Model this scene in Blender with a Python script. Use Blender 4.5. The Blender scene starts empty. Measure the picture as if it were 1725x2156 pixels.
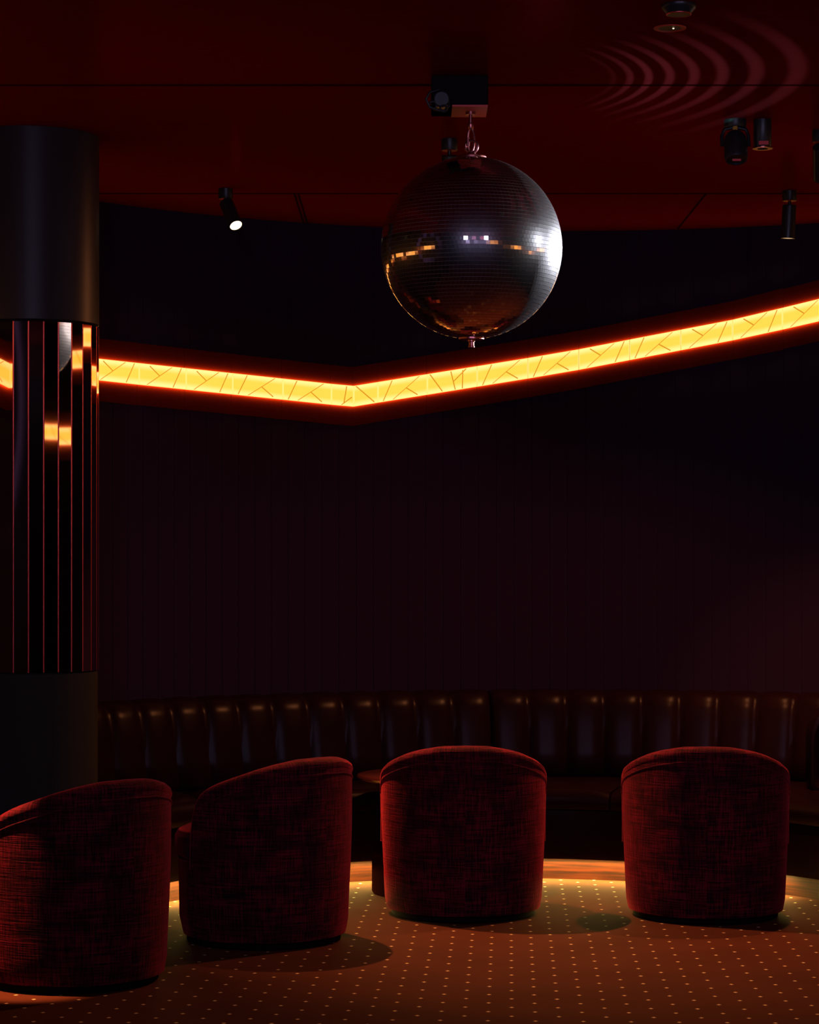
import bpy, bmesh, math, random
from mathutils import Vector, Matrix
random.seed(4)
scene = bpy.context.scene
COL = scene.collection
PI = math.pi
F, CX, CY, EYE = 5000.0, 862.5, 1179.0, 1.5       # focal length in pixels, principal column, horizon row, eye height
CEIL = 3.155
def rad(d): return d * PI / 180
def sm(a, b, x):
    t = max(0.0, min(1.0, (x - a) / (b - a))); return t * t * (3 - 2 * t)
def lerp_tab(tab, x):
    if x <= tab[0][0]: return tab[0][1]
    for (x0, y0), (x1, y1) in zip(tab, tab[1:]):
        if x <= x1: return y0 + (y1 - y0) * (x - x0) / (x1 - x0)
    return tab[-1][1]

# ------------------------------------------------------------------ materials
def mat(name, color, rough=0.6, metal=0.0, spec=0.5, sheen=0.0, sheen_tint=(1, 1, 1), coat=0.0):
    m = bpy.data.materials.new(name); m.use_nodes = True
    p = m.node_tree.nodes['Principled BSDF']
    p.inputs['Base Color'].default_value = (*color, 1)
    p.inputs['Roughness'].default_value = rough
    p.inputs['Metallic'].default_value = metal
    p.inputs['Specular IOR Level'].default_value = spec
    p.inputs['Sheen Weight'].default_value = sheen
    p.inputs['Sheen Tint'].default_value = (*sheen_tint, 1)
    p.inputs['Sheen Roughness'].default_value = 0.35
    p.inputs['Coat Weight'].default_value = coat
    p.inputs['Coat Roughness'].default_value = 0.15
    return m
class NT:
    """small wrapper to write node graphs as expressions"""
    def __init__(s, tree): s.t = tree
    def n(s, kind, **kw):
        nd = s.t.nodes.new(kind)
        for k, v in kw.items(): setattr(nd, k, v)
        return nd
    def put(s, sock, v):
        if isinstance(v, bpy.types.NodeSocket): s.t.links.new(v, sock)
        else: sock.default_value = v
    def m(s, op, a, b=0.0, c=0.0):
        nd = s.n('ShaderNodeMath', operation=op)
        s.put(nd.inputs[0], a); s.put(nd.inputs[1], b); s.put(nd.inputs[2], c)
        return nd.outputs[0]
    def v(s, op, a, b=(0, 0, 0)):
        nd = s.n('ShaderNodeVectorMath', operation=op)
        s.put(nd.inputs[0], a)
        if op == 'SCALE': s.put(nd.inputs['Scale'], b)
        else: s.put(nd.inputs[1], b)
        return nd.outputs['Value'] if op in ('DOT_PRODUCT', 'LENGTH') else nd.outputs['Vector']
    def sep(s, a):
        nd = s.n('ShaderNodeSeparateXYZ'); s.put(nd.inputs[0], a); return nd.outputs
    def comb(s, x, y, z):
        nd = s.n('ShaderNodeCombineXYZ')
        for i, q in enumerate((x, y, z)): s.put(nd.inputs[i], q)
        return nd.outputs[0]
    def smooth(s, x, a, b):
        nd = s.n('ShaderNodeMapRange', interpolation_type='SMOOTHSTEP')
        s.put(nd.inputs['Value'], x); nd.inputs['From Min'].default_value = a; nd.inputs['From Max'].default_value = b
        return nd.outputs['Result']
    def mix(s, f, a, b):
        nd = s.n('ShaderNodeMix', data_type='RGBA')
        s.put(nd.inputs[0], f); s.put(nd.inputs[6], a); s.put(nd.inputs[7], b)
        return nd.outputs[2]
    def noise(s, vec, scale, detail=3.0):
        nd = s.n('ShaderNodeTexNoise'); s.put(nd.inputs['Vector'], vec)
        nd.inputs['Scale'].default_value = scale; nd.inputs['Detail'].default_value = detail
        return nd.outputs[0]
    def bump(s, h, strength, dist=0.01):
        nd = s.n('ShaderNodeBump'); s.put(nd.inputs['Height'], h)
        nd.inputs['Strength'].default_value = strength; nd.inputs['Distance'].default_value = dist
        return nd.outputs[0]
def prin(m): return m.node_tree.nodes['Principled BSDF']

def carpet_material():
    m = mat('dotted carpet', (.1, .05, .03), .95, spec=.1)
    g = NT(m.node_tree); p = prin(m)
    pos = g.n('ShaderNodeNewGeometry').outputs['Position']
    x, y, z = g.sep(pos)
    a = 0.0421
    u = g.m('SUBTRACT', g.m('SUBTRACT', x, .327), g.m('MULTIPLY', g.m('SUBTRACT', y, 9.438), a))
    v = g.m('ADD', g.m('SUBTRACT', y, 9.438), g.m('MULTIPLY', g.m('SUBTRACT', x, .327), a))
    P = 0.1554
    def cell(t, off):
        return g.m('MULTIPLY', g.m('SUBTRACT', g.m('FRACT', g.m('ADD', g.m('DIVIDE', t, P), .5 + off)), .5), P)
    masks = []
    for off in (0.0, 0.5):
        d = g.m('ADD', g.m('MULTIPLY', g.m('ABSOLUTE', cell(u, off)), .80), g.m('MULTIPLY', g.m('ABSOLUTE', cell(v, off)), .66))
        masks.append(g.m('SUBTRACT', 1.0, g.smooth(d, .0045, .0085)))
    dot = g.m('MAXIMUM', masks[0], masks[1])
    n1 = g.noise(pos, 3.0); n2 = g.noise(pos, 420.0, 2.0)
    base = g.mix(n1, (.090, .028, .013, 1), (.155, .048, .026, 1))
    base = g.mix(g.smooth(n2, .35, .7), base, g.mix(.5, base, (.02, .008, .003, 1)))
    g.put(p.inputs['Base Color'], g.mix(dot, base, (.95, .78, .45, 1)))
    g.put(p.inputs['Normal'], g.bump(n2, .5, .004))
    return m
def velvet_material():
    m = mat('crimson woven velvet', (.2, .01, .02), .9, spec=.16, sheen=.9, sheen_tint=(.70, .055, .08))
    g = NT(m.node_tree); p = prin(m)
    co = g.n('ShaderNodeTexCoord').outputs['Object']
    x, y, z = g.sep(co)
    ang = g.m('ARCTAN2', x, y)
    cyl = g.comb(g.m('MULTIPLY', ang, .33), g.m('MULTIPLY', z, 1.0), g.v('LENGTH', co))
    hz = g.noise(g.v('MULTIPLY', cyl, (9, 190, 1)), 1.0, 2.0)
    vt = g.noise(g.v('MULTIPLY', cyl, (230, 14, 1)), 1.0, 2.0)
    weave = g.m('MULTIPLY', g.m('ADD', hz, vt), .5)
    crush = g.noise(cyl, 9.0, 4.0)
    f = g.m('MULTIPLY', g.smooth(weave, .38, .64), g.m('ADD', .45, g.m('MULTIPLY', g.smooth(crush, .35, .65), .75)))
    g.put(p.inputs['Base Color'], g.mix(f, (.012, .002, .005, 1), (.155, .006, .022, 1)))
    g.put(p.inputs['Normal'], g.bump(weave, .6, .006))
    return m
def wood_material():
    m = mat('varnished kick board wood', (.2, .07, .02), .45)
    g = NT(m.node_tree); p = prin(m)
    pos = g.n('ShaderNodeNewGeometry').outputs['Position']
    n = g.noise(g.v('MULTIPLY', pos, (4, 4, 110)), 1.0, 3.0)
    g.put(p.inputs['Base Color'], g.mix(g.smooth(n, .3, .7), (.018, .0022, .0006, 1), (.075, .012, .002, 1)))
    return m
def leather_material():
    m = mat('oxblood leather', (.06, .017, .012), .3, spec=.09)
    g = NT(m.node_tree); p = prin(m)
    pos = g.n('ShaderNodeNewGeometry').outputs['Position']
    n = g.noise(pos, 220.0, 2.0); n2 = g.noise(pos, 9.0)
    g.put(p.inputs['Base Color'], g.mix(n2, (.010, .0035, .0055, 1), (.020, .005, .007, 1)))
    g.put(p.inputs['Normal'], g.bump(n, .12, .002))
    return m
def ceiling_material():
    m = mat('red lacquer ceiling', (.3, .03, .03), .34, spec=0.0)
    g = NT(m.node_tree); p = prin(m)
    pos = g.n('ShaderNodeNewGeometry').outputs['Position']
    n = g.noise(g.v('MULTIPLY', pos, (1.5, 30, 1)), 1.0, 3.0)
    g.put(p.inputs['Base Color'], g.mix(n, (.20, .008, .012, 1), (.25, .012, .016, 1)))
    gl = g.n('ShaderNodeBsdfGlossy'); gl.inputs['Color'].default_value = (.025, .001, .002, 1); gl.inputs['Roughness'].default_value = .22
    ad = g.n('ShaderNodeAddShader'); m.node_tree.links.new(p.outputs[0], ad.inputs[0]); m.node_tree.links.new(gl.outputs[0], ad.inputs[1])
    out = [q for q in m.node_tree.nodes if q.type == 'OUTPUT_MATERIAL'][0]; m.node_tree.links.new(ad.outputs[0], out.inputs[0])
    return m
def lightbox_material():
    m = bpy.data.materials.new('amber backlit panel'); m.use_nodes = True
    t = m.node_tree; t.nodes.clear(); g = NT(t)
    uv = g.n('ShaderNodeUVMap').outputs[0]
    u, v, _ = g.sep(uv)
    e = g.m('ABSOLUTE', g.m('SUBTRACT', v, .5))               # lamps sit along the upper and lower edge of the box
    pos = g.n('ShaderNodeNewGeometry').outputs['Position']
    n = g.noise(pos, 2.2, 2.0)
    e2 = g.m('ADD', g.smooth(e, .12, .5), g.m('MULTIPLY', g.m('SUBTRACT', n, .5), .5))
    em = g.n('ShaderNodeEmission')
    g.put(em.inputs[0], g.mix(e2, (2.0, .74, .085, 1), (2.3, 1.02, .36, 1)))
    em.inputs[1].default_value = 1.0
    out = g.n('ShaderNodeOutputMaterial'); t.links.new(em.outputs[0], out.inputs[0])
    return m
def tile_material():
    m = mat('mirror ball tile', (.62, .55, .55), .06, metal=1.0)
    g = NT(m.node_tree); p = prin(m)
    gl = g.n('ShaderNodeBsdfGlossy'); gl.inputs['Color'].default_value = (.8, .78, .8, 1); gl.inputs['Roughness'].default_value = .36
    mx = g.n('ShaderNodeMixShader'); mx.inputs[0].default_value = .10
    m.node_tree.links.new(p.outputs[0], mx.inputs[1]); m.node_tree.links.new(gl.outputs[0], mx.inputs[2])
    out = [q for q in m.node_tree.nodes if q.type == 'OUTPUT_MATERIAL'][0]; m.node_tree.links.new(mx.outputs[0], out.inputs[0])
    return m
def emit(name, color, strength):
    m = bpy.data.materials.new(name); m.use_nodes = True
    t = m.node_tree; t.nodes.clear()
    e = t.nodes.new('ShaderNodeEmission'); e.inputs[0].default_value = (*color, 1); e.inputs[1].default_value = strength
    o = t.nodes.new('ShaderNodeOutputMaterial'); t.links.new(e.outputs[0], o.inputs[0])
    return m

M = dict(
    carpet=carpet_material(), velvet=velvet_material(), wood=wood_material(), leather=leather_material(),
    ceiling=ceiling_material(), panel=lightbox_material(),
    wall=mat('aubergine fabric wall panelling', (.026, .012, .034), .9, spec=.06),
    dark=mat('matt black plinth', (.012, .008, .008), .8, spec=.05),
    void=mat('near black matt', (.002, .001, .001), .9, spec=0.0),  # near black, for the left underside of the motor box
    seamline=mat('dark red panel joint', (.05, .002, .003), .9, spec=0.0),
    pedestal=mat('dark stained pedestal', (.020, .004, .003), .8, spec=.0),
    blackmetal=mat('black powder coated metal', (.017, .015, .017), .35, spec=.35),
    steel=mat('dull copper toned metal', (.42, .13, .12), .3, metal=1.0),
    plate=mat('painted red lit tone', (.75, .03, .03), .5),  # red light on undersides and rings is painted into this colour
    lacquer=mat('black lacquered column', (.034, .027, .032), .4, spec=.2),
    stone=mat('charcoal column base', (.036, .036, .030), .8, spec=.1),
    mirror=mat('bronze tinted mirror', (.92, .74, .62), .025, metal=1.0),
    copper=mat('copper edge bead', (.95, .16, .15), .38, metal=1.0),
    tile=tile_material(),
    grout=mat('mirror ball core between tiles', (.40, .30, .30), .5),
    crease=mat('engraved panel line', (.30, .14, .02), .6),
    edge=emit('added halo glow', (1.0, .46, .055), 32.0),  # added glow behind the panels, makes the halo on the wall
    halo_backing=mat('red halo sheet', (.085, .007, .005), .95, spec=0.0),  # added red sheet that colours the halo round the light band
    seam=emit('panel joint glow', (1.0, .86, .22), 1.05),
    kick_led=emit('warm under seat light', (1.0, .74, .19), 360.0),
    lens=emit('warm spot lens', (1.0, .80, .50), 3.0),
    lensdim=emit('lamp rim glow', (1.0, .62, .30), 1.0),
    shelf=emit('lit bottle shelf', (1.0, .62, .25), 1.5),
    lensw=emit('cool white spot lens', (.85, .88, 1.0), 10.0),
    table=mat('dark polished table', (.10, .02, .015), .25, spec=.6),
)
e = M['crease'].node_tree; q = prin(M['crease'])
q.inputs['Emission Color'].default_value = (.78, .36, .02, 1); q.inputs['Emission Strength'].default_value = .85

# ------------------------------------------------------------------ mesh helpers
class MB:
    def __init__(s): s.v, s.f, s.mi, s.uv = [], [], [], {}
    def add(s, verts, faces, mi=0):
        o = len(s.v); s.v += [tuple(q) for q in verts]
        for fa in faces: s.f.append([i + o for i in fa]); s.mi.append(mi)
    def box(s, x0, x1, y0, y1, z0, z1, mi=0):
        s.add([(x0, y0, z0), (x1, y0, z0), (x1, y1, z0), (x0, y1, z0), (x0, y0, z1), (x1, y0, z1), (x1, y1, z1), (x0, y1, z1)],
              [(3, 2, 1, 0), (4, 5, 6, 7), (0, 1, 5, 4), (1, 2, 6, 5), (2, 3, 7, 6), (3, 0, 4, 7)], mi)
    def grid(s, rows, close_u=False, close_v=False, mi=0):
        """rows of points -> quads"""
        nr, nc = len(rows), len(rows[0]); o = len(s.v)
        for r in rows: s.v += [tuple(q) for q in r]
        for i in range(nr if close_v else nr - 1):
            for j in range(nc if close_u else nc - 1):
                a, b = o + i * nc + j, o + i * nc + (j + 1) % nc
                c, d = o + ((i + 1) % nr) * nc + (j + 1) % nc, o + ((i + 1) % nr) * nc + j
                s.f.append([a, b, c, d]); s.mi.append(mi)
    def lathe(s, prof, center=(0, 0, 0), seg=32, axis=None, mi=0):
        """profile of (radius, height) turned about axis through center"""
        c = Vector(center); ax = Vector(axis or (0, 0, 1)).normalized()
        u = ax.orthogonal().normalized(); w = ax.cross(u)
        rows = [[c + ax * h + (u * math.cos(2 * PI * k / seg) + w * math.sin(2 * PI * k / seg)) * r for k in range(seg)] for r, h in prof]
        s.grid(rows, close_u=True, mi=mi)
    def cyl(s, p0, p1, r, seg=20, bev=.0, mi=0):
        p0, p1 = Vector(p0), Vector(p1); L = (p1 - p0).length
        b = min(bev, r * .5, L * .4)
        prof = [(1e-5, 0), (r - b, 0), (r, b), (r, L - b), (r - b, L), (1e-5, L)] if b else [(1e-5, 0), (r, 0), (r, L), (1e-5, L)]
        s.lathe(prof, p0, seg, p1 - p0, mi)
    def tube(s, pts, r, seg=10, closed=False, mi=0):
        pts = [Vector(q) for q in pts]; n = len(pts); rows = []
        up = None
        for i, q in enumerate(pts):
            a = pts[(i - 1) % n] if (closed or i > 0) else q
            b = pts[(i + 1) % n] if (closed or i < n - 1) else q
            d = (b - a).normalized()
            if up is None: up = d.orthogonal().normalized()
            up = (up - d * up.dot(d)).normalized(); w = d.cross(up)
            rr = r[i] if isinstance(r, (list, tuple)) else r
            rows.append([q + (up * math.cos(2 * PI * k / seg) + w * math.sin(2 * PI * k / seg)) * rr for k in range(seg)])
        o = len(s.v); s.grid(rows, close_u=True, close_v=closed, mi=mi)
        if not closed:
            s.f.append([o + k for k in range(seg)][::-1]); s.mi.append(mi)
            s.f.append([o + (n - 1) * seg + k for k in range(seg)]); s.mi.append(mi)
    def torus(s, c, R, r, axis, seg=28, sub=8, mi=0):
        c = Vector(c); ax = Vector(axis).normalized(); u = ax.orthogonal().normalized(); w = ax.cross(u)
        s.tube([c + (u * math.cos(2 * PI * k / seg) + w * math.sin(2 * PI * k / seg)) * R for k in range(seg)], r, sub, True, mi)
    def build(s, name, material, parent=None, smooth=False, fix=True, loc=None):
        me = bpy.data.meshes.new(name); me.from_pydata(s.v, [], s.f)
        for mm in (material if isinstance(material, (list, tuple)) else [material]): me.materials.append(mm)
        for p, mi in zip(me.polygons, s.mi): p.material_index = mi
        if fix:
            bm = bmesh.new(); bm.from_mesh(me)
            bmesh.ops.remove_doubles(bm, verts=bm.verts, dist=1e-5)
            bmesh.ops.recalc_face_normals(bm, faces=bm.faces); bm.to_mesh(me); bm.free()
        o = bpy.data.objects.new(name, me); COL.objects.link(o)
        if parent: o.parent = parent
        if loc: o.location = loc
        if smooth:
            for p in me.polygons: p.use_smooth = True
            md = o.modifiers.new('edges', 'EDGE_SPLIT'); md.split_angle = rad(smooth if smooth is not True else 40)
        return o
def tag(o, label=None, cat=None, group=None, kind=None):
    if label: o['label'] = label
    if cat: o['category'] = cat
    if group: o['group'] = group
    if kind: o['kind'] = kind
    return o
def empty(name, loc, rz=0.0, label=None, cat=None, group=None):
    o = bpy.data.objects.new(name, None); COL.objects.link(o); o.empty_display_size = .1
    o.location = loc; o.rotation_euler = (0, 0, rz)
    return tag(o, label, cat, group)
def copy_thing(root, loc, rz, label):
    r = root.copy(); COL.objects.link(r); r.location = loc; r.rotation_euler = (0, 0, rz); r['label'] = label
    for ch in list(root.children):
        c = ch.copy(); COL.objects.link(c); c.parent = r
        for g in ch.children:
            d = g.copy(); COL.objects.link(d); d.parent = c
    return r
def struct(name, mb, m, **k): return tag(mb.build(name, m, **k), kind='structure')

# ------------------------------------------------------------------ the room: an apse with a curved back wall
AX, AY, AR = .75, 9.05, 2.9                              # centre and radius of the apse
XL, XR, YB = AX - AR, AX + AR, -3.0
mb = MB(); mb.box(XL - .3, XR + .3, YB - .3, AY + AR + .3, -.12, 0); struct('floor', mb, M['carpet'])
mb = MB(); mb.box(XL - .3, XR + .3, YB - .3, AY + AR + .3, CEIL, CEIL + .12); struct('ceiling', mb, M['ceiling'])
mb = MB(); inner = []
step = 1.78; n = int(round(180 / step))
for i in range(n + 1):
    a = 180 - i * 180 / n
    for da, rr in ((.05, 0), (.0, .0022), (-.05, 0)):
        if 0 <= a + da <= 180: inner.append((a + da, AR + rr))
rows = []
for r_off, z in ((0, 0), (0, CEIL), (.15, CEIL), (.15, 0)):
    rows.append([(AX + math.cos(rad(a)) * (r if r_off == 0 else AR + r_off), AY + math.sin(rad(a)) * (r if r_off == 0 else AR + r_off), z) for a, r in inner])
mb.grid(rows, close_v=True); struct('wall_back', mb, M['wall'])
mb = MB(); mb.box(XL - .15, XL, YB, AY, 0, CEIL); struct('wall_left', mb, M['wall'])
mb = MB(); mb.box(XR, XR + .15, YB, AY, 0, CEIL); struct('wall_right', mb, M['wall'])
mb = MB(); mb.box(XL - .15, XR + .15, YB - .15, YB, 0, CEIL); struct('wall_front', mb, M['wall'])
# ceiling panel joints
def joint(name, x0, x1, y0, y1):
    b = MB(); b.box(x0, x1, y0, y1, CEIL - .003, CEIL + .002); struct(name, b, M['seamline'])
joint('trim_1', XL, XR, 8.266, 8.278)
joint('trim_2', XL + .05, XR - .05, 10.712, 10.724)
joint('trim_3', -.506, -.498, 10.73, 11.66)
joint('trim_4', -.524, -.516, 10.73, 11.66)
joint('trim_5', 1.336, 1.344, 10.73, 11.86)

# ------------------------------------------------------------------ zigzag light band round the room
def apse_at(px, r):
    """where the line of sight of column px meets the apse cylinder of radius r"""
    k = (px - CX) / F
    a = 1 + k * k; b = -2 * (k * AX + AY); c = AX * AX + AY * AY - r * r
    y = (-b + math.sqrt(b * b - 4 * a * c)) / (2 * a)
    return k * y, y
TOP = [(180, 752), (209, 755.5), (742, 813), (1180, 743), (1540, 674), (1725, 630), (1760, 621)]
BOT = [(180, 797), (209, 801), (742, 856.5), (1180, 786), (1545, 716), (1725, 677), (1760, 668)]
BAND = empty('wall_light_band', (AX, AY + AR - .05, 2.3), 0, 'glowing amber zigzag light band running along the dark curved back wall', 'wall light')
BO = Vector(BAND.location)
PROUD = .018
KA = dict(A=[((.15, 0), (.71, 1)), ((.22, .92), (.43, .5)), ((.71, 0), (.9, 1))],
          B=[((.29, 0), (.85, 1)), ((.57, .5), (.80, .08)), ((.1, 0), (.29, 1))],
          C=[((.55, .1), (.68, .95)), ((.42, 0), (.92, .45))],
          D=[((.08, .98), (.85, .06))],
          E=[((.05, .97), (.30, .05)), ((.47, .95), (.56, .02)), ((.53, .45), (.78, .97)), ((.71, .92), (.70, .02))])
def band_panel(Pa, Pb, ta, ba, tb, bb, nrm, kind, segs=1):
    """one lit panel: front face between two wall points, thin lamp lines along both edges, engraved lines"""
    Pa, Pb, nrm = Vector(Pa), Vector(Pb), Vector(nrm)
    b = MB()
    def P(u, v, out=0.0):
        q = Pa.lerp(Pb, u); z0 = ba + (bb - ba) * u; z1 = ta + (tb - ta) * u
        w = q + nrm * out
        return Vector((w.x, w.y, z0 + (z1 - z0) * v)) - BO
    g = .0008 / max(.05, (Pb - Pa).length)
    f = [P(g, 0), P(1 - g, 0), P(1 - g, 1), P(g, 1)]
    k = [P(g, 0, -.006), P(1 - g, 0, -.006), P(1 - g, 1, -.006), P(g, 1, -.006)]
    b.add(f, [(0, 1, 2, 3)], 0)
    b.add([f[3], f[2], k[2], k[3]], [(0, 1, 2, 3)], 3)
    b.add([f[0], f[1], k[1], k[0]], [(0, 1, 2, 3)], 3)
    b.add(k, [(3, 2, 1, 0)], 1)                                 # added glow on the back lights the red sheet, imitating a halo
    b.add([f[0], f[3], k[3], k[0]], [(0, 1, 2, 3)], 3)
    b.add([f[1], f[2], k[2], k[1]], [(0, 1, 2, 3)], 3)
    for v0, v1 in ((.0, .035), (.965, 1.0)):
        b.add([P(g, v0, .002), P(1 - g, v0, .002), P(1 - g, v1, .002), P(g, v1, .002)], [(0, 1, 2, 3)], 3)
    W = (Pb - Pa).length; H = ta - ba
    for u0, u1 in ((g, g + .0035 / W), (1 - g - .0035 / W, 1 - g)):
        b.add([P(u0, .03, .001), P(u1, .03, .001), P(u1, .97, .001), P(u0, .97, .001)], [(0, 1, 2, 3)], 3)
    for (u0, v0), (u1, v1) in KA.get(kind, []):
        d = Vector((W * (u1 - u0), H * (v1 - v0))); d.normalize(); nx, ny = -d.y * .0028 / W, d.x * .0028 / H
        c = lambda t: min(1.0, max(0.0, t))
        b.add([P(c(u0 - nx), c(v0 - ny), .0015), P(c(u1 - nx), c(v1 - ny), .0015), P(c(u1 + nx), c(v1 + ny), .0015), P(c(u0 + nx), c(v0 + ny), .0015)], [(0, 1, 2, 3)], 2)
    bb_ = MB(); mg = .095 / H
    q = [P(0, -mg, -PROUD + .003), P(1, -mg, -PROUD + .003), P(1, 1 + mg, -PROUD + .003), P(0, 1 + mg, -PROUD + .003)]
    r = [P(0, -mg, -PROUD - .002), P(1, -mg, -PROUD - .002), P(1, 1 + mg, -PROUD - .002), P(0, 1 + mg, -PROUD - .002)]
    bb_.add(q + r, [(0, 1, 2, 3), (7, 6, 5, 4), (0, 4, 5, 1), (3, 2, 6, 7), (0, 3, 7, 4), (1, 5, 6, 2)])
    o = b.build('light_panel', [M['panel'], M['edge'], M['crease'], M['seam']], BAND, fix=False)
    bb_.build('halo_backing', M['halo_backing'], o)  # added sheet, catches the halo glow above and below the panel
    uvl = o.data.uv_layers.new(name='UVMap')
    for p in o.data.polygons:
        for li, (uu, vv) in zip(p.loop_indices, ((0, 0), (1, 0), (1, 1), (0, 1))): uvl.data[li].uv = (uu, vv)
    return o
joints = [(195, 'A'), (293, 'A'), (392, 'A'), (490, 'B'), (596, 'B'), (698, 'C'), (745, 'D'), (796, 'B'), (900, 'E'), (1005, 'B'),
          (1112, 'B'), (1219, 'A'), (1326, 'B'), (1434, 'A'), (1543, 'A'), (1648, 'A'), (1756, None)]
def apse_panel(Pa, Pb, *r):
    mid = (Vector((AX, AY, 0)) - (Vector(Pa) + Vector(Pb)) / 2); mid.z = 0; mid.normalize()
    return band_panel(Pa, Pb, *r[:4], mid, r[4])
def zz(px, y, Y): return EYE + (CY - y) / F * Y
for (p0, k), (p1, _) in zip(joints, joints[1:]):
    A = apse_at(p0, AR - PROUD); B = apse_at(p1, AR - PROUD)
    apse_panel((*A, 0), (*B, 0), zz(p0, lerp_tab(TOP, p0), A[1]), zz(p0, lerp_tab(BOT, p0), A[1]),
               zz(p1, lerp_tab(TOP, p1), B[1]), zz(p1, lerp_tab(BOT, p1), B[1]), k)
# the band goes on round the room beyond the frame, seen only in the mirrors
H2 = .0515
def on_wall(s):
    """s: ('a', angle) on the apse or a wall point"""
    if s[0] == 'a': return (AX + math.cos(rad(s[1])) * (AR - PROUD), AY + math.sin(rad(s[1])) * (AR - PROUD), 0)
    if s[0] == 'l': return (XL + PROUD, s[1], 0)
    if s[0] == 'r': return (XR - PROUD, s[1], 0)
    return (s[1], YB + PROUD, 0)
pr = apse_at(1756, AR - PROUD); ar = math.degrees(math.atan2(pr[1] - AY, pr[0] - AX))
zr = zz(1756, 645.5, pr[1])
chain = [(('a', ar), zr), (('a', 58), 2.74), (('a', 52), 2.765), (('a', 44), 2.75), (('a', 36), 2.735), (('a', 28), 2.72), (('a', 20), 2.71), (('a', 12), 2.695), (('a', 3), 2.66)]
def run(ch):
    for (s0, z0), (s1, z1) in zip(ch, ch[1:]):
        A, B = Vector(on_wall(s0)), Vector(on_wall(s1))
        if s0[0] == 'a': nn = Vector((AX, AY, 0)) - (A + B) / 2
        else: nn = Vector({'l': (1, 0, 0), 'r': (-1, 0, 0), 'b': (0, 1, 0)}[s0[0]])
        nn.normalize(); L = (B - A).length; k = max(1, round(L / .26))
        for i in range(k):
            t0, t1 = i / k, (i + 1) / k
            za, zb = z0 + (z1 - z0) * t0, z0 + (z1 - z0) * t1
            band_panel(A.lerp(B, t0), A.lerp(B, t1), za + H2, za - H2, zb + H2, zb - H2, nn, random.choice('AB'))
run(chain)
run([(('r', 8.9), 2.64), (('r', 7.4), 2.25), (('r', 6.7), 2.25), (('r', 3.43), 2.39), (('r', 1.0), 2.6), (('r', -1.2), 2.42), (('r', -2.9), 2.6)])
run([(('l', 8.98), 2.44), (('l', 8.78), 2.41), (('l', 8.22), 2.28), (('l', 6.0), 2.45)])
pl = apse_at(195, AR - PROUD); al = math.degrees(math.atan2(pl[1] - AY, pl[0] - AX))
run([(('a', al), zz(195, 776, pl[1])), (('a', al + 7), 2.40), (('a', al + 14), 2.41), (('a', al + 21), 2.42), (('a', 178), 2.43)])

# ------------------------------------------------------------------ mirrored column
CC = (-1.478, 9.3); CR = .2585
col = empty('mirrored_column', (CC[0], CC[1], 0), 0, 'round column clad in tall narrow bronze mirror strips standing in front of the back wall', 'column')
mb = MB(); mb.lathe([(.001, 2.412), (CR - .012, 2.412), (CR + .002, 2.42), (CR + .002, CEIL - .001), (.001, CEIL - .001)], seg=56); mb.build('upper_shaft', M['lacquer'], col, smooth=30)
mb = MB(); mb.lathe([(.001, 0), (CR - .004, 0), (CR - .004, 1.062), (CR - .012, 1.068), (.001, 1.068)], seg=56); mb.build('lower_shaft', M['stone'], col, smooth=30)
mb = MB(); mb.lathe([(CR - .03, 1.06), (CR - .03, 2.42)], seg=56); mb.build('core', M['lacquer'], col)
NS = 28; rr = CR * math.cos(PI / NS)
for k in range(NS):
    a0 = rad(-7 + 360 / NS * k); a1 = a0 + 2 * PI / NS
    g = .006
    pts = []
    for rad_ in (CR, CR - .012):
        for a in (a0 + g / CR * .5, a1 - g / CR * .5):
            pts.append((rad_ * math.sin(a), -rad_ * math.cos(a)))
    b = MB(); z0, z1 = 1.07, 2.41
    b.add([(pts[0][0], pts[0][1], z0), (pts[1][0], pts[1][1], z0), (pts[3][0], pts[3][1], z0), (pts[2][0], pts[2][1], z0),
           (pts[0][0], pts[0][1], z1), (pts[1][0], pts[1][1], z1), (pts[3][0], pts[3][1], z1), (pts[2][0], pts[2][1], z1)],
          [(3, 2, 1, 0), (4, 5, 6, 7), (0, 1, 5, 4), (1, 2, 6, 5), (2, 3, 7, 6), (3, 0, 4, 7)])
    b.build('mirror_strip', M['mirror'], col)
    b = MB(); q = (CR - .003); b.cyl((q * math.sin(a0), -q * math.cos(a0), z0), (q * math.sin(a0), -q * math.cos(a0), z1), .0036, 8)
    b.build('edge_bead', M['copper'], col, smooth=50)

# ------------------------------------------------------------------ curved banquette
FX, FY, FR = .4, 9.45, 1.65
BK = 2.66                                               # backrest radius at seat level, about the apse centre
bq = empty('banquette', (.5, 11.3, 0), 0, 'long curved oxblood leather banquette with channelled back along the back wall', 'banquette seat')
QO = Vector(bq.location)
def fr(th, r, z): return Vector((FX + r * math.sin(rad(th)), FY + r * math.cos(rad(th)), z)) - QO
def bk(ph, r, z): return Vector((AX + r * math.sin(rad(ph)), AY + r * math.cos(rad(ph)), z)) - QO
T0, T1, P0, P1 = -68.0, 63.0, -53.0, 39.0
def tp(th): return P0 + (P1 - P0) * (th - T0) / (T1 - T0)
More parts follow.
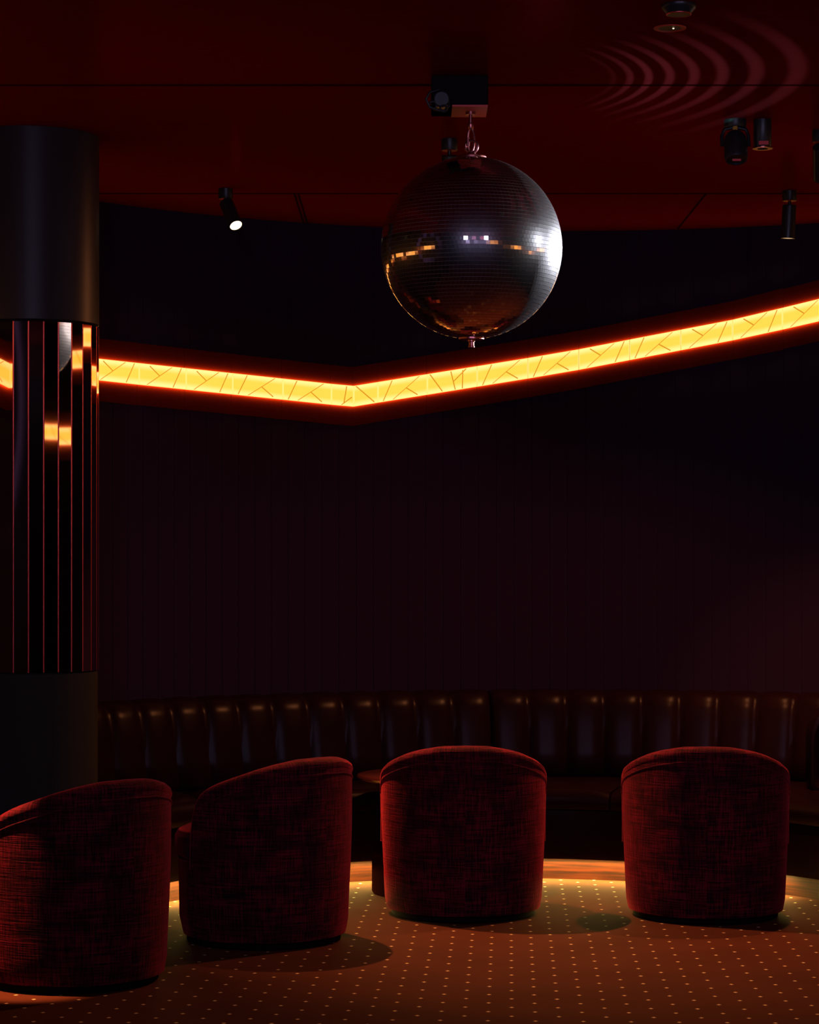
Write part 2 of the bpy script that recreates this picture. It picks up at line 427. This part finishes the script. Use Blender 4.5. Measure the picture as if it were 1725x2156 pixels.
# front panel, slightly leaning, and its underside lip
mb = MB(); N = 60
rows = [[], [], [], [], []]
for i in range(N + 1):
    th = T0 + (T1 - T0) * i / N
    for r, z, row in ((FR + .035, .33, 0), (FR, .125, 1), (FR + .005, .105, 2), (FR + .03, .1035, 3), (FR + .098, .1045, 4)): rows[row].append(fr(th, r, z))
mb.grid(rows); mb.build('front_panel', M['leather'], bq, smooth=60)
mb = MB(); mb.grid([[fr(T0 + (T1 - T0) * i / N, r, z) for i in range(N + 1)] for r, z in ((FR + .10, 0), (FR + .10, .125), (FR + .125, .125), (FR + .125, 0))], close_v=True)
mb.build('kick_board', M['wood'], bq, smooth=60)
mb = MB(); LED0, LED1 = -60.0, 48.5
mb.grid([[fr(LED0 + (LED1 - LED0) * i / N, r, z) for i in range(N + 1)] for r, z in ((FR + .058, .1045), (FR + .071, .1000))])
o = mb.build('light_strip', M['kick_led'], bq, fix=False); o['label'] = 'warm light strip under the seat lip'
def px_theta(px):                                       # angle on the front arc seen in column px
    best = min((abs((FX + FR * math.sin(rad(t / 10))) / (FY + FR * math.cos(rad(t / 10))) * F + CX - px), t / 10) for t in range(-700, 600))
    return best[1]
cuts = [T0, px_theta(430), px_theta(860), px_theta(1285), T1]
for c0, c1 in zip(cuts, cuts[1:]):
    b = MB(); rows = []; m_ = 18
    c0, c1 = c0 + .2, c1 - .2
    for i in range(m_ + 1):
        t = i / m_; th = c0 + (c1 - c0) * t
        e_ = min(1.0, min(t, 1 - t) * 9); dz = -.018 * (1 - e_) ** 2
        ph = tp(th); f0, f1 = fr(th, FR - .01, 0), bk(ph, BK + .03, 0)
        row = []
        for q, z in ((.05, .335), (.0, .34), (-.012, .36), (-.012, .395), (.01, .422), (.05, .436), (.3, .444), (.7, .438), (1.0, .43), (1.0, .335)):
            w = f0.lerp(f1, q); row.append(Vector((w.x, w.y, z + (dz if z > .36 else 0))))
        rows.append(row)
    b.grid(rows)
    k = len(rows[0]); b.f.append(list(range(k))); b.mi.append(0); b.f.append([m_ * k + j for j in range(k)]); b.mi.append(0)
    b.build('seat_cushion', M['leather'], bq, smooth=50)
CH = 3.93
def channels(first, last, base):
    b = MB(); rows = []
    prof = [(.03, .425), (.0, .45), (.02, .56), (.045, .70), (.062, .775), (.082, .822), (.11, .846), (.15, .852), (.185, .846), (.2, .80)]
    n_ = int(round((last - first) / CH)); S = 10
    for c in range(n_):
        for j in range(S + (1 if c == n_ - 1 else 0)):
            t = j / S; ph = first + (c + t) * CH
            bulge = .026 * (1 - abs(2 * t - 1) ** 3.2)
            row = []
            for r, z in prof:
                kk = 1.0 if z < .83 and r < .1 else .45
                row.append(bk(ph, BK + r + .016 - bulge * kk, z + (bulge - .016) * (.35 if z > .82 else 0)))
            rows.append(row)
    b.grid(rows); k = len(rows[0])
    b.f.append(list(range(k))); b.mi.append(0); b.f.append([(len(rows) - 1) * k + j for j in range(k)]); b.mi.append(0)
    return b.build('backrest', M['leather'], bq, smooth=70)
channels(-7.5 + .12 - 12 * CH, -7.5 - .12, 0)
channels(-7.5 + .24, -7.5 + .24 + 11 * CH, 0)
# rounded wing that closes the right end, nearer the camera
mb = MB(); prof = []
x0, x1, z0, z1, R = 1.845, 2.5, .435, .875, .21
for i in range(13): a = PI - i * PI / 24; prof.append((x0 + R + R * math.cos(a), z1 - R + R * math.sin(a)))
for i in range(13): a = PI / 2 - i * PI / 24; prof.append((x1 - R + R * math.cos(a), z1 - R + R * math.sin(a)))
prof += [(x1, z0 + .03), (x1 - .03, z0)]
for i in range(7): a = -PI / 2 - i * PI / 12; prof.append((x0 + .04 + .04 * math.cos(a), z0 + .04 + .04 * math.sin(a)))
rows = []
cxm, czm = (x0 + x1) / 2, (z0 + z1) / 2
for y, ins in ((10.94, .045), (10.915, .03), (10.90, .012), (10.905, .0), (10.93, -.004), (11.03, -.004), (11.06, .004), (11.07, .02)):
    rows.append([Vector((x + (ins if x < cxm else -ins), y, z + (ins if z < czm else -ins))) - QO for x, z in prof])
mb.grid(rows, close_u=True); k = len(prof); mb.f.append(list(range(k))); mb.mi.append(0); mb.f.append([(len(rows) - 1) * k + j for j in range(k)]); mb.mi.append(0)
mb.build('end_wing', M['leather'], bq, smooth=45)

# ------------------------------------------------------------------ low round table behind the middle chair
tb = empty('cocktail_table', (.09, 10.72, 0), 0, 'low round dark table mostly hidden behind the middle barrel chair', 'table')
mb = MB(); mb.lathe([(.001, .505), (.29, .505), (.322, .515), (.33, .525), (.325, .533), (.315, .536), (.001, .536)], seg=64); mb.build('table_top', M['table'], tb, smooth=35)
mb = MB(); mb.lathe([(.001, .0), (.253, .0), (.26, .01), (.26, .17), (.25, .2), (.22, .235), (.16, .27), (.075, .31), (.055, .37), (.055, .49), (.12, .505), (.001, .505)], seg=56); mb.build('pedestal', M['pedestal'], tb, smooth=40)

# ------------------------------------------------------------------ barrel chairs
HT = [(0, .732), (18, .729), (34, .713), (47, .694), (61, .668), (74, .642), (84, .618), (90, .592), (94, .540), (96, .470)]
RIM = .026
def rim_h(a): return lerp_tab(HT, abs(a)) - RIM
def make_chair(label):
    root = empty('barrel_chair', (0, 0, 0), 0, label, 'armchair', 'barrel chairs round the booth')
    RO, RI = .350, .268
    def out_r(z): return RO - .016 * (1 - sm(.0, .5, z)) - .012 * (1 - sm(.0, .09, z))
    def P(a, r, z): return Vector((r * math.sin(rad(a)), -r * math.cos(rad(a)), z))     # back of the chair looks to -Y
    N = 96; A = 96.0
    rows = []
    for i in range(N + 1):
        a = -A + 2 * A * i / N; h = rim_h(a) - .012
        row = []
        for t in [0, .03, .08] + [.08 + .92 * k / 10 for k in range(1, 11)]:
            z = .03 + (h - .03) * t; row.append(P(a, out_r(z), z))
        row += [P(a, RO - .012, h + .004), P(a, RI + .012, h + .004)]
        for t in (1, .6, .3, 0): row.append(P(a, RI, .30 + (h - .30) * t) if h > .31 else P(a, RI, .30))
        row += [P(a, RI, .03)]
        rows.append(row)
    b = MB(); b.grid(rows, close_u=True); k = len(rows[0])
    b.f.append(list(range(k))); b.mi.append(0); b.f.append([N * k + j for j in range(k)]); b.mi.append(0)
    b.build('back_shell', M['velvet'], root, smooth=60)
    # rolled rim, running down the front of both arms
    path = [(-A - .5, .30)] + [(-A - .5, .30 + .14 * t / 4) for t in range(1, 4)]
    M_ = 120
    for i in range(M_ + 1):
        a = -A + 2 * A * i / M_; path.append((a, rim_h(a)))
    path += [(A + .5, .30 + .14 * t / 4) for t in range(3, 0, -1)] + [(A + .5, .30)]
    # soften corners
    for _ in range(3):
        path = [path[0]] + [((p[0] + 2 * q[0] + r[0]) / 4, (p[1] + 2 * q[1] + r[1]) / 4) for p, q, r in zip(path, path[1:], path[2:])] + [path[-1]]
    RM = (RO + RI) / 2; rows = []
    pts = [P(a, RM, z) for a, z in path]
    for i, (a, z) in enumerate(path):
        d = (pts[min(i + 1, len(pts) - 1)] - pts[max(i - 1, 0)]).normalized()
        out = P(a, 1, 0).normalized(); out = (out - d * out.dot(d)).normalized(); up = out.cross(d)
        rows.append([pts[i] + out * (.0455 * math.cos(t)) * (1 if True else 0) + up * (.029 * math.sin(t)) for t in [2 * PI * q / 14 for q in range(14)]])
    b = MB(); b.grid(rows, close_u=True); b.f.append(list(range(14))); b.mi.append(0); b.f.append([(len(rows) - 1) * 14 + j for j in range(14)]); b.mi.append(0)
    b.build('rolled_rim', M['velvet'], root, smooth=80)
    # thin welt under the rim
    b = MB(); b.tube([P(-A + 4 + (2 * A - 8) * i / 80, out_r(rim_h(-A + 4 + (2 * A - 8) * i / 80) - .03) + .001, rim_h(-A + 4 + (2 * A - 8) * i / 80) - .033) for i in range(81)], .0035, 6)
    b.build('welt', M['velvet'], root, smooth=80)
    # seat cushion: round, a little proud of the arms in front
    def superc(a, r): return r
    rows = []
    for r, z in ((.01, .456), (.12, .458), (.20, .455), (.235, .448), (.256, .434), (.264, .415), (.264, .355), (.255, .335), (.01, .332)):
        row = []
        for j in range(64):
            a = 360 * j / 64; f_ = max(0.0, -math.cos(rad(a)))          # front side grows to the full radius
            s_ = sm(.02, .18, f_)
            row.append(P(a, r * (1 + s_ * .33), z))
        rows.append(row)
    b = MB(); b.grid(rows, close_u=True); b.build('seat_cushion', M['velvet'], root, smooth=60)
    rows = []
    for r, z in ((.01, .334), (.24, .334), (.258, .325), (.255, .10), (.243, .03), (.01, .03)):
        row = []
        for j in range(64):
            a = 360 * j / 64; s_ = sm(.02, .18, max(0.0, -math.cos(rad(a))))
            row.append(P(a, r * (1 + s_ * .31), z))
        rows.append(row)
    b = MB(); b.grid(rows, close_u=True); b.build('seat_base', M['velvet'], root, smooth=60)
    b = MB(); b.lathe([(.001, 0), (.300, 0), (.305, .004), (.305, .032), (.001, .032)], seg=64); b.build('plinth', M['dark'], root, smooth=40)
    return root
spots = [(-1.205, 8.50, 45, 'crimson barrel chair at the far left, partly cut off by the frame'),
         (-.578, 9.42, 47, 'crimson barrel chair turned sideways beside the middle chair, front of its seat cushion showing'),
         (.229, 10.10, 0, 'crimson barrel chair seen squarely from behind, in front of the low table'),
         (1.252, 10.05, -6, 'crimson barrel chair on the right, its left flank lit red by a spotlight')]
proto = None
for x, y, rz, lab in spots:
    if proto is None:
        proto = make_chair(lab); proto.location = (x, y, 0); proto.rotation_euler = (0, 0, rad(rz))
    else: copy_thing(proto, (x, y, 0), rad(rz), lab)

# ------------------------------------------------------------------ mirror ball
B0 = Vector((.2140, 8.2, 2.577)); BR = .313
ball = empty('mirror_ball', B0, 0, 'large mirror ball of small square tiles hanging from the red ceiling', 'mirror ball')
mb = MB(); NR = 72
for i in range(NR):
    e0 = -PI / 2 + PI * i / NR; e1 = e0 + PI / NR; em_ = (e0 + e1) / 2
    if abs(em_) > rad(86): continue
    nt = max(8, int(round(2 * PI * math.cos(em_) / (PI / NR))))
    g = .0011
    for j in range(nt):
        a0 = 2 * PI * (j + (i % 2) * .5) / nt; a1 = a0 + 2 * PI / nt; am = (a0 + a1) / 2
        nrm = Vector((math.cos(em_) * math.cos(am), math.cos(em_) * math.sin(am), math.sin(em_)))
        tx = Vector((-math.sin(am), math.cos(am), 0)); ty = nrm.cross(tx)
        hw = BR * math.cos(em_) * PI / nt - g * .12; hh = BR * PI / NR / 2 - g * .5
        tilt = tx * random.gauss(0, .004) + ty * random.gauss(0, .004)
        c = nrm * BR
        n2 = (nrm + tilt).normalized(); ux = (tx - n2 * tx.dot(n2)).normalized(); uy = n2.cross(ux)
        mb.add([c - ux * hw - uy * hh, c + ux * hw - uy * hh, c + ux * hw + uy * hh, c - ux * hw + uy * hh], [(0, 1, 2, 3)])
mb.build('mirror_tiles', M['tile'], ball, fix=False)
mb = MB(); mb.lathe([(.0001, -BR + .003)] + [((BR - .0022) * math.cos(rad(t)), (BR - .0022) * math.sin(rad(t))) for t in range(-88, 89, 2)] + [(.0001, BR - .003)], seg=96); mb.build('core', M['grout'], ball, smooth=30)
mb = MB(); mb.lathe([(.0001, .302), (.052, .302), (.052, .314), (.045, .318), (.016, .320), (.014, .330), (.0001, .331)], seg=40); mb.build('top_cap', M['steel'], ball, smooth=30)
mb = MB(); mb.lathe([(.0001, -.300), (.044, -.302), (.044, -.3155), (.012, -.317), (.012, -.323), (.0095, -.325), (.0095, -.337), (.011, -.339), (.011, -.343), (.0001, -.344)], seg=24); mb.build('bottom_pin', M['steel'], ball, smooth=30)
mb = MB(); mb.torus((0, 0, .350), .0215, .0048, (.25, 1, 0)); mb.build('hanging_ring', M['steel'], ball, smooth=80)

rot = empty('mirror_ball_motor', (.214, 8.2, CEIL), 0, 'black motor box on the ceiling from which the mirror ball hangs', 'motor')
mb = MB(); mb.box(-.139, .055, -.1, .1, -.102, -.0005)
o = mb.build('housing', M['dark'], rot); md = o.modifiers.new('b', 'BEVEL'); md.width = .004
mb = MB(); mb.box(-.068, .053, -.098, .098, -.108, -.102); mb.build('base_plate', M['plate'], rot)
mb = MB(); mb.box(-.137, -.07, -.098, .098, -.105, -.102); mb.build('side_plate', M['void'], rot)
mb = MB(); mb.cyl((-.003, 0, -.155), (-.003, 0, -.108), .0065, 12); mb.lathe([(.0001, -.118), (.017, -.118), (.017, -.108), (.0001, -.108)], (-.003, 0, 0), 20); mb.build('shaft', M['steel'], rot, smooth=40)
mb = MB(); mb.lathe([(.0001, -.172), (.008, -.170), (.011, -.162), (.011, -.150), (.006, -.146), (.0001, -.146)], (-.003, 0, 0), 18); mb.build('swivel', M['steel'], rot, smooth=40)
mb = MB(); pts = []
for t in range(28):
    a = 2 * PI * t / 28; pts.append((-.002 + .0105 * math.cos(a), .002 * math.sin(2 * a), -.205 + (.036 * math.sin(a)) + (.006 if math.sin(a) > 0 else -.006)))
mb.tube(pts, .0038, 8, True); mb.build('carabiner', M['steel'], rot, smooth=80)
mb = MB(); mb.cyl((-.012, 0, -.196), (-.012, 0, -.226), .006, 10, .001); mb.build('locking_sleeve', M['steel'], rot, smooth=40)
mb = MB(); pts = [(-.11, -.1, -.05), (-.145, -.11, -.062), (-.158, -.11, -.085), (-.145, -.11, -.112), (-.120, -.11, -.122), (-.095, -.11, -.125), (-.08, -.11, -.108), (-.082, -.10, -.075)]
mb.tube(pts, .0045, 8); mb.build('safety_cable', M['blackmetal'], rot, smooth=80)
mb = MB(); mb.cyl((-.105, -.115, -.085), (-.105, -.06, -.085), .028, 20, .004); mb.torus((-.135, -.11, -.105), .012, .004, (0, 1, 0)); mb.torus((-.098, -.115, -.118), .011, .0035, (.2, 1, .3)); mb.build('cable_drum', M['blackmetal'], rot, smooth=40)

# ------------------------------------------------------------------ cylinder spotlights on the ceiling
def spot_head(root, pivot, d, L, r, lens):
    d = Vector(d).normalized(); p = Vector(pivot)
    a = p + d * .006
    b = MB(); b.lathe([(.0001, 0), (r - .003, 0), (r, .003), (r, L), (r - .003, L), (r - .003, L - .008), (.0001, L - .008)], a, 32, d); h = b.build('lamp_body', M['blackmetal'], root, smooth=40)
    b = MB(); b.lathe([(.0001, 0), (r - .0035, 0)], a + d * (L - .0025), 32, d); l = b.build('lens', lens, h)
    return a + d * L
def spot_lamp(name, x, y, d, lens, label, L=.15, r=.031, mount=.045, group='cylinder spotlights on the ceiling'):
    root = empty(name, (x, y, CEIL), 0, label, 'spotlight', group)
    b = MB(); b.lathe([(.0001, -mount), (r, -mount), (r + .001, -mount + .002), (r + .001, -.0005), (.0001, -.0005)], seg=32); b.build('ceiling_mount', M['blackmetal'], root, smooth=40)
    b = MB(); b.lathe([(.008, -mount - .0006), (r - .001, -mount - .0006)], seg=32); b.build('mount_disc', M['plate'], root)
    b = MB(); b.cyl((0, 0, -mount - .022), (0, 0, -mount), .0075, 12); b.build('stem', M['blackmetal'], root, smooth=40)
    tip = spot_head(root, (0, 0, -mount - .012), d, L, r, lens)
    return Vector((x, y, CEIL)) + tip
def spot_light(name, loc, d, energy, color, angle, blend, size=.02):
    ld = bpy.data.lights.new(name, 'SPOT'); ld.energy = energy; ld.color = color; ld.spot_size = rad(angle); ld.spot_blend = blend; ld.shadow_soft_size = size
    o = bpy.data.objects.new(name, ld); COL.objects.link(o); o.location = loc
    o.rotation_euler = Vector(d).to_track_quat('-Z', 'Y').to_euler(); return o
WARM = (1.0, .32, .11)
dl = Vector((.337, -.55, -.764)).normalized()
tip = spot_lamp('cylinder_spotlight', -.82, 10.59, dl, M['lens'], 'tilted black spotlight on the left of the ceiling with its bright lens showing')
spot_light('spot_beam', tip + dl * .02, Vector((1.37, -1.05, -2.87)), 420, WARM, 58, 1.0)
dr = Vector((-.04, .05, -1)).normalized()
tip = spot_lamp('cylinder_spotlight', 1.705, 10.65, dr, M['lensdim'], 'black spotlight hanging straight down on the right of the ceiling, thin lit rim below')
spot_light('spot_beam', tip + dr * .02, Vector((-.45, -.3, -1)), 150, WARM, 140, 1.0)
spot_lamp('cylinder_spotlight', .157, 9.34, Vector((.0, .25, -1)), M['dark'], 'black spotlight whose mount peeks out above the top left of the mirror ball')
db = Vector((.42, 2.2, -2.35))
tip = spot_lamp('cylinder_spotlight', 1.585, 9.15, db, M['lens'], 'black spotlight cut off by the right edge of the frame')

spot_light('spot_beam', tip + db.normalized() * .02, db, 150, WARM, 36, 1.0)

# two heads side by side further forward on the right
root = empty('stage_spotlight', (1.225, 8.93, CEIL), 0, 'bulky black spotlight head hanging from the ceiling at the right', 'spotlight')
mb = MB(); mb.lathe([(.0001, -.03), (.04, -.03), (.042, -.026), (.042, -.0005), (.0001, -.0005)], seg=28); mb.build('ceiling_mount', M['blackmetal'], root, smooth=40)
mb = MB()
for s in (-1, 1): mb.tube([(s * .01, 0, -.03), (s * .04, 0, -.036), (s * .05, 0, -.06), (s * .05, -.01, -.10)], .007, 8)
mb.build('yoke', M['blackmetal'], root, smooth=60)
ax = Vector((0, -.35, -.93)).normalized()
mb = MB(); mb.lathe([(.0001, -.05), (.028, -.047), (.04, -.03), (.044, .0), (.044, .055), (.040, .066), (.036, .066), (.034, .058), (.0001, .056)], (0, -.01, -.095), 32, ax); mb.build('lamp_body', M['blackmetal'], root, smooth=40)
mb = MB(); mb.box(-.016, .016, -.0, .003, -.004, .004); mb.build('glass_highlight_plate', M['plate'], root, loc=(0, -.045, -.158))
root = empty('flanged_spotlight', (1.328, 8.93, CEIL), 0, 'small black flanged spotlight right of the bulky spotlight head', 'spotlight')
mb = MB(); mb.lathe([(.0001, -.105), (.030, -.105), (.0335, -.10), (.0335, -.0005), (.0001, -.0005)], seg=28); mb.build('lamp_body', M['blackmetal'], root, smooth=40)
mb = MB(); mb.lathe([(.02, -.109), (.038, -.109), (.0385, -.105), (.036, -.103), (.02, -.103)], seg=32); mb.build('flange', M['steel'], root, smooth=40)
mb = MB(); mb.box(-.019, .017, -.0355, -.032, -.099, -.085); mb.build('painted_reflection', M['plate'], root)  # red slab painted in for the pinkish reflection on the lamp body
# recessed downlight and eyeball light at the top of the picture
root = empty('recessed_downlight', (.81, 7.385, CEIL), 0, 'recessed ceiling downlight with a thin red lit ring', 'downlight')
mb = MB(); mb.lathe([(.036, -.002), (.050, -.003), (.051, -.0005)], seg=40); mb.build('trim_ring', M['plate'], root, smooth=40)
mb = MB(); mb.lathe([(.0001, -.0012), (.037, -.0018)], seg=40); mb.build('dark_reflector', M['lacquer'], root)
mb = MB(); mb.lathe([(.0001, -.004), (.0025, -.003), (.003, -.0015)], seg=12); mb.build('painted_glint', M['lens'], root, loc=(.011, 0, 0))  # glowing dot painted in for the glint in the dark reflector
root = empty('eyeball_downlight', (.803, 7.08, CEIL), 0, 'black eyeball ceiling light cut off by the top edge of the frame', 'downlight')
mb = MB(); mb.lathe([(.0001, -.03), (.034, -.03), (.036, -.026), (.050, -.012), (.0525, -.004), (.0525, -.0005), (.0001, -.0005)], seg=40); mb.build('lamp_body', M['blackmetal'], root, smooth=40)
mb = MB(); mb.torus((0, 0, -.028), .0355, .0025, (0, 0, 1), 40); mb.build('rim_ring', M['copper'], root, smooth=80)

# the lamp beyond the right edge that is aimed at the mirror ball
LD = Vector((.99, -.10, .10)).normalized()
LP = B0 + LD * 1.95
aim = (B0 - LP).normalized()
tip = spot_lamp('pin_spotlight', LP.x, LP.y, aim, M['lensw'], 'pin spotlight on a drop mount beyond the right edge, aimed at the mirror ball', L=.14, r=.04, mount=CEIL - LP.z - .012, group=None)
spot_light('pin_beam', tip + aim * .02, aim, 80, (.86, .9, 1.0), 22, .3, .03)

L2 = B0 + Vector((.8, .6, .06)).normalized() * 2.6  # added unseen lamp, whitens the right limb of the ball
aim2 = (B0 - L2).normalized()
tip = spot_lamp('pin_spotlight', L2.x, L2.y, aim2, M['lensw'], 'added unseen spotlight near the back wall beyond the right edge, whitening the mirror ball', L=.14, r=.04, mount=CEIL - L2.z - .012, group=None)
spot_light('pin_beam', tip + aim2 * .02, aim2, 2000, (.86, .9, 1.0), 18, .4, .04)
tip = spot_lamp('cylinder_spotlight', -2.0, 8.15, Vector((.5, .12, -2.3)), M['lens'], 'black ceiling spotlight beyond the left edge, aimed down at the leftmost chair')
spot_light('spot_beam', tip, Vector((.47, .10, -2.15)), 1000, WARM, 11, .7)

# light thrown back onto the ceiling by the rows of tiles: rows of elevation phi send the beam along half-vector cones
pl_ = bpy.data.lights.new('ball_reflections', 'POINT'); pl_.energy = 1.0; pl_.shadow_soft_size = 0.0; pl_.use_nodes = True
po = bpy.data.objects.new('ball_reflections', pl_); COL.objects.link(po)
OFF = Vector((.19, 0, .27)); po.location = B0 + OFF; HH = CEIL - (B0.z + OFF.z)
g = NT(pl_.node_tree)
em = [n_ for n_ in pl_.node_tree.nodes if n_.type == 'EMISSION'][0]
inc = g.n('ShaderNodeNewGeometry').outputs['Incoming']
ix, iy, iz = g.sep(inc)
t_ = g.m('DIVIDE', HH, g.m('MAXIMUM', iz, .02))
hit = g.v('ADD', g.v('SCALE', inc, t_), tuple(OFF))
hn = g.v('NORMALIZE', hit)
half = g.v('NORMALIZE', g.v('ADD', hn, tuple(LD)))
phi = g.m('MULTIPLY', g.m('ARCSINE', g.sep(half)[2]), 180 / PI)
st = g.m('ABSOLUTE', g.m('SUBTRACT', g.m('FRACT', g.m('ADD', g.m('DIVIDE', g.m('SUBTRACT', phi, 16.6), 1.6), .5)), .5))
stripe = g.m('SUBTRACT', 1.0, g.smooth(st, .08, .30))
win = g.m('MULTIPLY', g.smooth(phi, 15.9, 16.2), g.m('SUBTRACT', 1.0, g.smooth(phi, 24.0, 29.0)))
hx, hy, hz = g.sep(hit)
slope = g.m('ABSOLUTE', g.m('DIVIDE', g.m('ADD', hy, .05), g.m('MAXIMUM', hx, .05)))
win = g.m('MULTIPLY', win, g.m('SUBTRACT', 1.0, g.smooth(slope, .25, 1.5)))
win = g.m('MULTIPLY', win, g.m('GREATER_THAN', iz, .02))
spread = g.m('MULTIPLY', g.m('POWER', g.m('DIVIDE', HH, g.m('MAXIMUM', iz, .02)), 2.0), 42.0)  # keeps the far arcs as bright as the near ones
g.put(em.inputs['Strength'], g.m('MULTIPLY', g.m('MULTIPLY', stripe, win), spread))
em.inputs['Color'].default_value = (.30, .90, .92, 1)

# added unseen cool fill spots behind the camera, lifting the blacks
for hx_, hy_ in ((-.6, -1.0), (.75, -1.0), (2.1, -1.0), (-.6, 2.6), (1.9, 2.6)):
    spot_light('fill_beam', (hx_, hy_, 2.9), Vector((.3 - hx_ * .5, 11.5 - hy_, -1.3)), 62, (.58, .50, .92), 46, .6, .2)

# ------------------------------------------------------------------ camera, world, view
cam = bpy.data.cameras.new('camera'); co = bpy.data.objects.new('camera', cam); COL.objects.link(co)
co.location = (0, 0, EYE); co.rotation_euler = (PI / 2, 0, 0)
cam.sensor_fit = 'VERTICAL'; cam.sensor_height = 24.0; cam.sensor_width = 24.0 * 1725 / 2156
cam.lens = 24.0 * F / 2156.0
cam.shift_y = (CY - 1078.0) / 2156.0
cam.clip_start = .05; cam.clip_end = 100
scene.camera = co
w = bpy.data.worlds.new('night'); scene.world = w; w.use_nodes = True
w.node_tree.nodes['Background'].inputs[0].default_value = (.5, .55, .7, 1); w.node_tree.nodes['Background'].inputs[1].default_value = .002
scene.view_settings.view_transform = 'Standard'; scene.view_settings.look = 'None'
scene.view_settings.exposure = 0.0; scene.view_settings.gamma = 1.0; scene.view_settings.use_curve_mapping = False
cy = scene.cycles
cy.use_denoising = True; cy.max_bounces = 8; cy.diffuse_bounces = 3; cy.glossy_bounces = 4
cy.sample_clamp_indirect = 4.0; cy.caustics_reflective = False; cy.caustics_refractive = False; cy.use_adaptive_sampling = False
